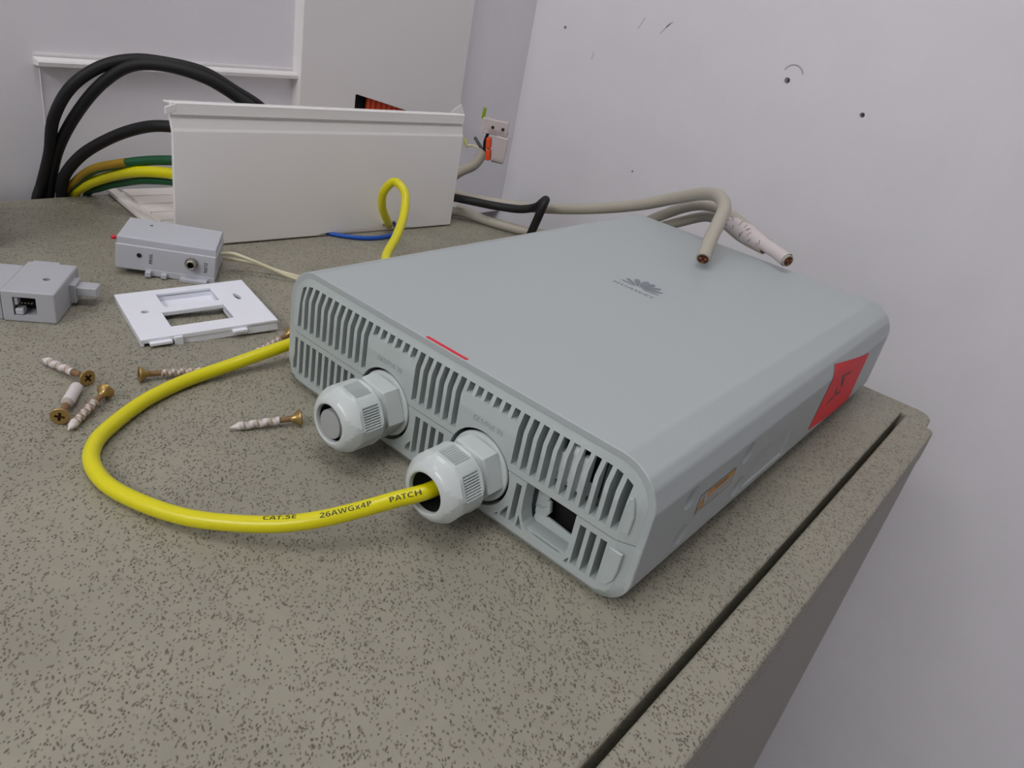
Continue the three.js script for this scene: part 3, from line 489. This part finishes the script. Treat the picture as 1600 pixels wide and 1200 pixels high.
// ---------------------------------------------------------------- white trunking with ribbed base
{
  const A = [-0.4183, 0, -0.2205], ang = Math.atan2(0.0234, 0.2163);      // length runs along local -z, front faces +x
  const t = thing('trunking_piece', 'open white plastic trunking with a tall front wall lying behind the grey device', 'trunking', A, -ang);
  const L = 0.2175;
  const prof = [[0, 0.0016], [0, 0.0705], [-0.0008, 0.0722], [-0.0022, 0.0772], [-0.0034, 0.0778], [-0.0034, 0.0790], [-0.0014, 0.0796], [-0.0016, 0.0856], [-0.0026, 0.0864], [-0.0125, 0.0850], [-0.0125, 0.0838], [-0.0036, 0.0846], [-0.0036, 0.0802], [-0.0052, 0.0796], [-0.0052, 0.0768], [-0.0024, 0.0706], [-0.0019, 0.0016]];
  const g = extr(prof, L - 0.0006, 0.0003, [], 1); g.translate(0, 0, -L + 0.0003);
  {
    const ev = new Evaluator(); ev.useGroups = false; ev.attributes = ['position', 'normal'];
    let w = new Brush(toCreasedNormals(g, 0.35)); w.updateMatrixWorld();
    const lift = extr([[0.085, -0.002], [0.185, -0.002], [0.176, 0.0026], [0.166, 0.0042], [0.162, 0.0078], [0.154, 0.0078], [0.150, 0.0042], [0.120, 0.0036], [0.100, 0.0026]], 0.02); lift.rotateY(Math.PI / 2); lift.translate(-0.01, 0, 0);
    const c = new Brush(lift); c.updateMatrixWorld(); w = ev.evaluate(w, c, SUBTRACTION);
    part('front_wall', w.geometry, M.duct, t);
  }
  const base = box(0.108, 0.0012, L - 0.004, -0.0560, 0.0008, -L / 2, 0.0003); part('base_sheet', base, M.ductWarm, t);
  part('end_strip', box(0.1110, 0.0030, 0.0060, -0.0565, 0.0026, -0.0012, 0.0006), M.ductWarm, t);
  for (let i = 0; i < 6; i++) part('base_slat', box(0.0150, 0.0024, L - 0.012, -0.1030 + i * 0.0172, 0.0023, -L / 2 - 0.002, 0.0005), M.ductWarm, t);
  const tab = extr([[0, 0], [0.006, 0.002], [0.006, 0.006], [0, 0.004]], 0.001, 0.0002); tab.rotateY(Math.PI / 2); tab.translate(-0.0025, 0.0795, 0.003); part('end_tab', tab, M.duct, t);
}

// ---------------------------------------------------------------- wall trunking: horizontal ledge and vertical cover
{
  const t = thing('wall_ledge', 'narrow white trunking ledge running along the left wall above the black cables', 'trunking', [WX, 0.080, -0.295]);
  const g = extr([[0, 0], [0.0075, 0.0006], [0.0078, 0.0030], [0.0068, 0.0042], [0, 0.0050]], 0.1905, 0.0002); g.translate(0, -0.0004, -0.0945); part('ledge', g, M.duct, t);
  part('end_edge', box(0.0008, 0.088, 0.0008, 0.0003, -0.0445, 0.0930, 0.0004), M.duct, t);
  part('cap_strip', box(0.0005, 0.0016, 0.1900, 0.0002, 0.0062, 0.0005, 0.0002), M.duct, t);
}
{
  const X = -0.534, t = thing('vertical_trunking', 'wide vertical white trunking cover on the wall with a slanted broken opening', 'trunking', [WX, 0.044, -0.48]);
  const o = (z, y) => [-(z + 0.48), y - 0.044];                              // (along -z, up)
  const outl = [o(-0.389, -0.055), o(-0.4462, -0.055), o(-0.4462, 0.0703), o(-0.4475, 0.0706), o(-0.5300, 0.0528), o(-0.5600, 0.0462), o(-0.5750, 0.0440), o(-0.5790, 0.0480), o(-0.5790, CEIL_Y - 0.001), o(-0.389, CEIL_Y - 0.001)];
  const g = extr(outl, 0.0014, 0.0004, [], 2); g.rotateY(Math.PI / 2); g.translate(X - WX - 0.0018, 0, 0); part('cover', g, M.duct, t);
  part('side_wall', merged([box(0.0098, CEIL_Y - 0.001 + 0.055, 0.0014, 0.0046, (CEIL_Y - 0.055) / 2 - 0.044, 0.0903, 0), box(0.0098, CEIL_Y - 0.05, 0.0014, 0.0046, (CEIL_Y + 0.05) / 2 - 0.044, -0.0983, 0)]), M.duct, t);
  // crumpled lower corner
  const fl = extr([[0, 0], [0.013, 0.004], [0.016, 0.020], [0.011, 0.030], [0.002, 0.022]], 0.0010, 0.0003); fl.rotateY(Math.PI / 2 - 0.55); fl.translate(X - WX - 0.001, -0.008, -0.0860); part('torn_corner', fl, M.duct, t, 'crumpled torn lower corner');
  part('black_inner_sheet', box(0.0010, 0.150, 0.084, 0.0008, 0.010, -0.0080, 0), M.black, t, 'black sheet standing for the dark inside of the opening');  // black sheet set in for the dark behind the cover
}
{
  const t = thing('terminal_strip', 'orange terminal strip inside the slanted opening of the wall trunking', 'terminal strip', [-0.5405, 0.050, -0.500]);
  part('strip_body', box(0.0030, 0.034, 0.072, 0, 0, 0, 0.0008), M.orange, t);
  for (let i = 0; i < 11; i++) part('terminal_fin', box(0.0014, 0.034, 0.0012, 0.0018, 0, 0.032 - i * 0.0064, 0.0003), S(0xc63d12, 0.5), t);
}

// ---------------------------------------------------------------- clear terminal blocks on a beige stub
{
  const st = cable('beige_cable', 'short beige cable stub carrying the clear connectors right of the trunking', 'cable', [[-0.500, 0.0010, -0.480], [-0.4701, 0.0094, -0.500], [-0.458, 0.0224, -0.510], [-0.447, 0.0316, -0.515], [-0.4427, 0.0445, -0.520]], 0.0044, M.beige);
  const o = st.position, w = (pts, r, m, lab) => part('core_wire', tube(pts.map(p => [p[0] - o.x, p[1] - o.y, p[2] - o.z]), r, 0.001, 10), m, st, lab);
  w([[-0.4427, 0.044, -0.520], [-0.4440, 0.052, -0.5200], [-0.4425, 0.0600, -0.5205]], 0.0014, M.blackCable, 'black core wire');
  w([[-0.4440, 0.044, -0.520], [-0.455, 0.046, -0.5190], [-0.4630, 0.0440, -0.5180]], 0.0009, M.cream);
  w([[-0.4615, 0.0432, -0.5180], [-0.4670, 0.0495, -0.518]], 0.0015, S(0xb6b06a, 0.5), 'yellow green core end');
  w([[-0.4440, 0.044, -0.520], [-0.4570, 0.0525, -0.521]], 0.0015, M.greyCable, 'grey core wire');
  w([[-0.4480, 0.0600, -0.5200], [-0.4505, 0.0715, -0.5200]], 0.0011, M.tape);
  w([[-0.4504, 0.0710, -0.5200], [-0.4500, 0.0800, -0.5200]], 0.0016, S(0x8fae1e, 0.5), 'green core end');
}
{
  const mk = (label, pos, rot) => { const t = thing('terminal_block', label, 'connector', pos, rot); return t; };
  const a = mk('clear wire connector with two dark holes, upper of the pair beside the wall trunking', [-0.4345, 0.0610, -0.520], 0.55);
  part('connector_body', box(0.0235, 0.0130, 0.0080, 0, 0.0065, 0, 0.0014), M.clear, a);
  for (const x of [-0.0018, 0.0072]) { const h = new THREE.CylinderGeometry(0.0014, 0.0014, 0.0006, 14); h.rotateX(Math.PI / 2); h.translate(x, 0.0062, 0.0041); part('painted_wire_hole', h, M.innerShade, a); }  // dark discs painted on for the shade in the holes
  part('clamp_spring', box(0.0150, 0.0028, 0.0050, 0.002, 0.0025, 0, 0.0005), S(0x8d6a62, 0.5, { metalness: 0.4 }), a);
  const b = mk('clear wire connector with orange levers, lower of the pair beside the wall trunking', [-0.4300, 0.0385, -0.520], 0.55);
  part('connector_body', box(0.0120, 0.0225, 0.0080, 0.0030, 0.0118, 0, 0.0014).rotateZ(-0.06), M.clear, b);
  for (const y of [0.0060, 0.0160]) part('orange_lever', box(0.0042, 0.0092, 0.0078, -0.0050, y, 0.001, 0.0010).rotateZ(0.12), M.orange, b, 'orange lever');
  part('clamp_spring', box(0.0100, 0.0022, 0.0060, 0.0030, 0.0012, 0, 0.0005), S(0x55565a, 0.5), b);
}

// ---------------------------------------------------------------- grey socket box with cream leads
{
  const t = thing('socket_box', 'grey plastic signal box with a metal jack and a red light beside the trunking', 'electrical box', [-0.396, 0, -0.174], THREE.MathUtils.degToRad(52.3));
  const w = 0.0515, d = 0.0335, h = 0.0195;
  t.rotation.z = -0.055; t.position.y = 0.0027;
  part('box_body', box(w, h - 0.0050, d, w / 2, (h - 0.0050) / 2 + 0.0012, -d / 2, 0.0010), M.greyBox, t);
  part('box_lid', (() => { const g = extr([[0.0006, 0.0006], [w - 0.0006, 0.0006], [w - 0.0006, d - 0.0006], [0.0006, d - 0.0006]], 0.0032, 0.0008, [], 2); g.rotateX(-Math.PI / 2); g.translate(0, h - 0.0038, 0); return g; })(), M.greyBox, t);
  part('box_skirt', merged([box(0.0355, 0.0040, 0.0024, 0.0336, 0.0010, -0.0010, 0.0006), box(0.0030, 0.0030, 0.0040, 0.0170, 0.0008, 0.0012, 0.0005), box(0.0030, 0.0026, 0.0036, 0.0250, 0.0006, 0.0012, 0.0005), box(0.0140, 0.0022, 0.0050, 0.0405, 0.0004, 0.0014, 0.0005)]), M.greyBox, t);
  const led = new THREE.SphereGeometry(0.0012, 14, 10); led.scale(1.2, 1, 1); led.translate(-0.0007, h - 0.0012, -0.0008); part('red_light', led, M.led, t, 'tiny red indicator light');
  const hole = new THREE.CylinderGeometry(0.0012, 0.0012, 0.0006, 18); hole.rotateX(Math.PI / 2); hole.translate(0.0120, 0.0103, 0.0001); part('painted_reset_hole', hole, M.black, t);  // black disc stands for the shade in a small hole
  const lt = (pts) => { const g = new THREE.LatheGeometry(pts.map(p => new THREE.Vector2(...p)), 36); g.rotateX(Math.PI / 2); return g; };
  const jk = lt([[0.0034, 0], [0.0034, 0.0010], [0.0028, 0.0012], [0.0028, 0.0030], [0.0023, 0.0036], [0.0016, 0.0034], [0.0015, 0.0008], [0.0001, 0.0006]]); jk.translate(0.0386, 0.0099, 0.0002);
  const j = part('metal_jack', jk, M.metal, t, 'round metal jack'); const jh = lt([[0.0016, 0.0031], [0.0014, 0.0012], [0.0001, 0.0010]]); jh.translate(0.0386, 0.0099, 0.0002); part('jack_hole_shade', jh, M.black, j);  // black cup paints the shade inside the jack bore
  for (const [s, x, y] of [['PROG.', 0.0187, 0.0092], ['NETZ', 0.0470, 0.0085]]) { const g = textGeo(s, 0.0017, 0.0060); g.rotateZ(Math.PI / 2); g.translate(x, y, 0.00006); part('lettering', g, M.ink, t, 'small black lettering ' + s); }
  const ar = new THREE.ShapeGeometry(polyShape([[0, 0], [0.0020, 0], [0.0012, 0.0022]])); ar.rotateX(-Math.PI / 2); ar.translate(0.0127, h + 0.0003, -0.0226); part('arrow_mark', ar, M.ink, t);
  cable('cream_wire', 'thin cream lead in the upper position leaving the grey signal box', 'wire', [[-0.3772, 0.0114, -0.2260], [-0.3735, 0.0122, -0.2310], [-0.3666, 0.0112, -0.2356], [-0.3585, 0.0070, -0.2452], [-0.3473, 0.0024, -0.2562], [-0.336, 0.0012, -0.268]], 0.0010, M.cream);
  cable('cream_wire', 'thin cream lead in the lower position leaving the grey signal box', 'wire', [[-0.3772, 0.0082, -0.2275], [-0.3755, 0.0075, -0.2330], [-0.3712, 0.0062, -0.2403], [-0.3631, 0.0040, -0.2494], [-0.3500, 0.0012, -0.2625], [-0.340, 0.0010, -0.274]], 0.0010, M.cream);
}

// ---------------------------------------------------------------- phone adapter at the left edge
{
  const t = thing('phone_adapter', 'light grey phone plug adapter with a square socket at the left edge of the cabinet', 'adapter', [-0.3629, 0, -0.1079], THREE.MathUtils.degToRad(52));
  const w = 0.0222, h = 0.0154, d = 0.0370;
  const b0 = new Brush(box(w, h, d, w / 2 + 0.0002, h / 2, -d / 2, 0.0009)); b0.updateMatrixWorld(); const ev = new Evaluator(); ev.useGroups = false; ev.attributes = ['position', 'normal'];
  const c1 = new Brush(box(0.0096, 0.0092, 0.018, 0.0096, 0.0079, 0, 0)); c1.updateMatrixWorld();
  const c2g = new THREE.CylinderGeometry(0.0017, 0.0017, 0.006, 20); c2g.translate(0.0145, h, -0.0163); const c2 = new Brush(c2g); c2.updateMatrixWorld();
  part('adapter_body', ev.evaluate(ev.evaluate(b0, c1, SUBTRACTION), c2, SUBTRACTION).geometry, M.adapter, t);
  part('socket_back_shade', box(0.0090, 0.0086, 0.0006, 0.0096, 0.0079, -0.0086, 0), M.innerShade, t, 'dark sheet for the shade at the back of the socket');  // dark sheet paints the shade at the socket back
  part('socket_clip', merged([box(0.0034, 0.0030, 0.0050, 0.0070, 0.0050, -0.0028, 0.0006), box(0.0016, 0.0040, 0.0040, 0.0058, 0.0100, -0.0030, 0.0005)]), M.greyBox, t);
  part('contact_pins', merged([0, 1, 2, 3].map(i => { const q = box(0.0005, 0.0006, 0.0070, 0.0080 + i * 0.0013, 0.0088, -0.0055, 0); q.rotateX(0); return q; })), M.metal, t);
  const sc = new THREE.CylinderGeometry(0.00165, 0.00165, 0.001, 18); sc.translate(0.0145, h - 0.0022, -0.0163); part('screw_head', sc, M.metal, t, 'sunken metal screw');
  part('side_block', box(0.0200, h - 0.0012, d - 0.004, -0.0102, (h - 0.0012) / 2, -d / 2 + 0.0010, 0.0008), M.adapter, t);
  part('rear_lip', box(0.0120, 0.0010, 0.0030, 0.0080, h - 0.0008, -d - 0.0008, 0.0004), M.adapter, t);
  part('plug_collar', box(0.0030, 0.0098, 0.0100, w + 0.0014, 0.0068, -0.0258, 0.0006), M.adapter, t);
  part('plug_prong', merged([box(0.0092, 0.0046, 0.0080, w + 0.0072, 0.0076, -0.0262, 0.0006), box(0.0020, 0.0030, 0.0090, w + 0.0106, 0.0076, -0.0268, 0.0005)]), M.adapter, t);
}

// ---------------------------------------------------------------- white socket face plate
{
  const t = thing('face_plate', 'white plastic socket face plate with two rectangular windows lying upside down', 'face plate', [-0.3302, 0.0052, -0.1838], THREE.MathUtils.degToRad(76.7));
  t.rotation.set(0, THREE.MathUtils.degToRad(76.7), THREE.MathUtils.degToRad(3.1), 'YXZ'); t.rotation.x = THREE.MathUtils.degToRad(-0.6);
  const w = 0.0650, d = 0.0545, f = (x, y) => [x, y];                     // x right, y away
  const outl = [f(-w / 2, -d / 2), f(w / 2, -d / 2), f(w / 2, d / 2), f(-w / 2, d / 2)];
  const rect = (x0, y0, x1, y1) => [f(x0, y0), f(x0, y1), f(x1, y1), f(x1, y0)];
  const circ = (x, y, rx, ry, a) => Array.from({ length: 20 }, (_, i) => { const q = -i / 20 * 6.2832, u = rx * Math.cos(q), v = ry * Math.sin(q); return [x + u * Math.cos(a) - v * Math.sin(a), y + u * Math.sin(a) + v * Math.cos(a)]; });
  const g = extr(outl, 0.0016, 0.0004, [rect(-0.0138, 0.0050, 0.0135, 0.0215), rect(-0.0165, -0.0175, 0.0135, -0.0010), circ(-0.0235, 0.0025, 0.0018, 0.0018, 0), circ(0.0232, 0.0068, 0.0014, 0.0042, 0.06)], 2);
  g.rotateX(-Math.PI / 2); g.translate(0, -0.0018, 0); part('plate', g, M.whitePlate, t);
  const bx = (x0, x1, y0, y1, z0, z1) => box(x1 - x0, z1 - z0, y1 - y0, (x0 + x1) / 2, (z0 + z1) / 2, -(y0 + y1) / 2, 0.0004);
  part('rim', merged([bx(-w / 2, -w / 2 + 0.0014, -d / 2, d / 2, -0.0036, -0.0006), bx(w / 2 - 0.0014, w / 2, -d / 2, d / 2, -0.0036, -0.0006), bx(-w / 2, w / 2, d / 2 - 0.0014, d / 2, -0.0036, -0.0006), bx(-0.0165, 0.0170, -d / 2 + 0.0004, -d / 2 + 0.0020, -0.0056, -0.0006), bx(0.0170, w / 2, -d / 2, -d / 2 + 0.0014, -0.0056, -0.0006)]), M.whitePlate, t);
  part('window_frame', merged([bx(-0.0150, -0.0138, 0.0040, 0.0225, -0.0046, -0.0006), bx(0.0135, 0.0147, -0.019, 0.0225, -0.0046, -0.0006), bx(-0.0150, 0.0147, 0.0215, 0.0227, -0.0046, -0.0006), bx(-0.0150, 0.0147, 0.0038, 0.0050, -0.0046, -0.0006), bx(-0.0176, -0.0165, -0.0185, 0.0000, -0.0046, -0.0006), bx(-0.0138, 0.0135, 0.0135, 0.0215, -0.0048, -0.0040)]), M.whitePlate, t);
  for (const [x, l] of [[-0.0240, 0.0100], [0.0128, 0.0072]]) part('clip_tab', bx(x - l / 2, x + l / 2, -d / 2 - 0.0022, -d / 2 + 0.0006, -0.0030, -0.0014), M.whitePlate, t);
  part('corner_post', bx(-0.0180, -0.0140, -d / 2 - 0.0010, -d / 2 + 0.0030, -0.0058, -0.0006), M.whitePlate, t);
}

// ---------------------------------------------------------------- loose screws
{
  const L = 0.0285;
  function shankGeo(plaster, amt) {                  // along +x from the head side (0) to the tip
    const N = 260, A = 22, pos = [], col = [], idx = [], c1 = new THREE.Color(0x8a6b4c), c2 = new THREE.Color(0xddd6d4), c = new THREE.Color();
    for (let i = 0; i <= N; i++) for (let k = 0; k < A; k++) {
      const s = i / N * (L - 0.0026), f = s / (L - 0.0026), th = k / A * 6.2832; let r = 0.00125;
      const thr = f > 0.24 ? 1 : 0, ph = (s / 0.0018 - th / 6.2832) % 1, q = Math.abs(((ph + 1) % 1) - 0.5) * 2;
      let ridge = thr * Math.pow(1 - q, 2.2) * 0.00068;
      if (f > 0.86) r *= Math.max(0.08, 1 - (f - 0.86) / 0.14), ridge *= Math.max(0, 1 - (f - 0.86) / 0.13);
      const pl = plaster(f, th); const fill = pl * amt * thr; const rr = r + Math.max(ridge, fill * 0.00075 * (f > 0.86 ? Math.max(0.2, 1 - (f - 0.86) / 0.16) : 1));
      pos.push(s, rr * Math.cos(th), rr * Math.sin(th)); c.copy(c1).lerp(c2, Math.min(1, thr * pl * (ridge > fill * 0.00075 + 0.0001 ? 0.35 : 1) + (f > 0.80 ? 0.9 : 0))); col.push(c.r, c.g, c.b);
    }
    for (let i = 0; i < N; i++) for (let k = 0; k < A; k++) { const a = i * A + k, b = i * A + (k + 1) % A; idx.push(a, b, a + A, b, b + A, a + A); }
    const g = new THREE.BufferGeometry(); g.setAttribute('position', new THREE.Float32BufferAttribute(pos, 3)); g.setAttribute('color', new THREE.Float32BufferAttribute(col, 3)); g.setIndex(idx); g.computeVertexNormals(); return g;
  }
  const mats = S(0xffffff, 0.6, { vertexColors: true, metalness: 0.15 });
  const headGeo = (() => {
    const g = new THREE.LatheGeometry([[0.0001, 0], [0.0030, 0], [0.0034, 0.00015], [0.0035, 0.0005], [0.0033, 0.0009], [0.0024, 0.0020], [0.0016, 0.0030], [0.0013, 0.0046], [0.0001, 0.0046]].map(p => new THREE.Vector2(...p)), 40);
    g.deleteAttribute('uv'); const ev = new Evaluator(); ev.useGroups = false; ev.attributes = ['position', 'normal'];
    let b = new Brush(g); b.updateMatrixWorld();
    for (const a of [0, Math.PI / 2]) { const q = box(0.0036, 0.0030, 0.0010, 0, 0, 0, 0); q.rotateY(a); const c = new Brush(q); c.updateMatrixWorld(); b = ev.evaluate(b, c, SUBTRACTION); }
    const r = b.geometry; r.rotateZ(-Math.PI / 2); return r;                 // head face looks along -x
  })();
  const cross = merged([0, 1].map(i => box(0.0003, i ? 0.0034 : 0.0009, i ? 0.0009 : 0.0034, 0.0014, 0, 0, 0)));  // dark cross in the slots, recess shade put into its colour
  const shanks = [shankGeo((f, th) => 0.75 + 0.25 * Math.sin(f * 31 + th), 0.75), shankGeo((f, th) => (f > 0.35 ? 1 : 0.5), 1.5), shankGeo((f, th) => 0.65 + 0.3 * Math.sin(f * 47 + 2 * th), 0.45)];
  const defs = [
    [[-0.3146, 0.0019, -0.1071], [-0.2896, 0.0036, -0.1134], 0, 'brass screw furthest left at the back, its cross head touching another screw'],
    [[-0.2887, 0.0022, -0.1089], [-0.2668, 0.0037, -0.0930], 1, 'short thickly plastered screw with its cross head facing the viewer'],
    [[-0.2579, 0.0016, -0.0908], [-0.2770, 0.0036, -0.1149], 2, 'brass screw of the group of three seen from behind its shiny head'],
    [[-0.2758, 0.0016, -0.1573], [-0.2832, 0.0036, -0.1312], 2, 'brass screw lying alone in front of the white face plate'],
    [[-0.2303, 0.0016, -0.1412], [-0.2189, 0.0036, -0.1677], 0, 'brass screw lying inside the yellow cable bend before the left gland'],
    [[-0.2792, 0.0016, -0.1844], [-0.2866, 0.0036, -0.2104], 2, 'brass screw half hidden behind the yellow cable next to the device']];
  for (const [tip, head, k, label] of defs) {
    const t = thing('wood_screw', label, 'screw', head, 0, 'loose screws on the cabinet');
    const dir = V(tip).sub(V(head)).normalize(); t.quaternion.setFromUnitVectors(new THREE.Vector3(1, 0, 0), dir);
    part('head', headGeo, M.brass, t); part('cross_recess_shade', cross, M.brassShade, t);
    const s = part('threaded_shank', shanks[k], mats, t, 'thread caked with white plaster'); s.position.x = 0.0026;
  }
}
{
  const t = thing('unseen_dark_object', 'unseen dark brown object out of view, placed to shade the cabinet left of the phone adapter', 'unseen_object', [-0.4776, 0, -0.1125], -0.339);  // out of view, placed to cast the dark patch on the cabinet top
  part('unseen_object_body', box(0.046, 0.055, 0.060, 0, 0.0275, 0, 0.010), S(0x33231f, 0.8), t);
  part('unseen_object_top', box(0.048, 0.006, 0.062, 0, 0.0560, 0, 0.003), S(0x2c1d1a, 0.8), t);
}
cleanup();
renderer.render(scene, camera);
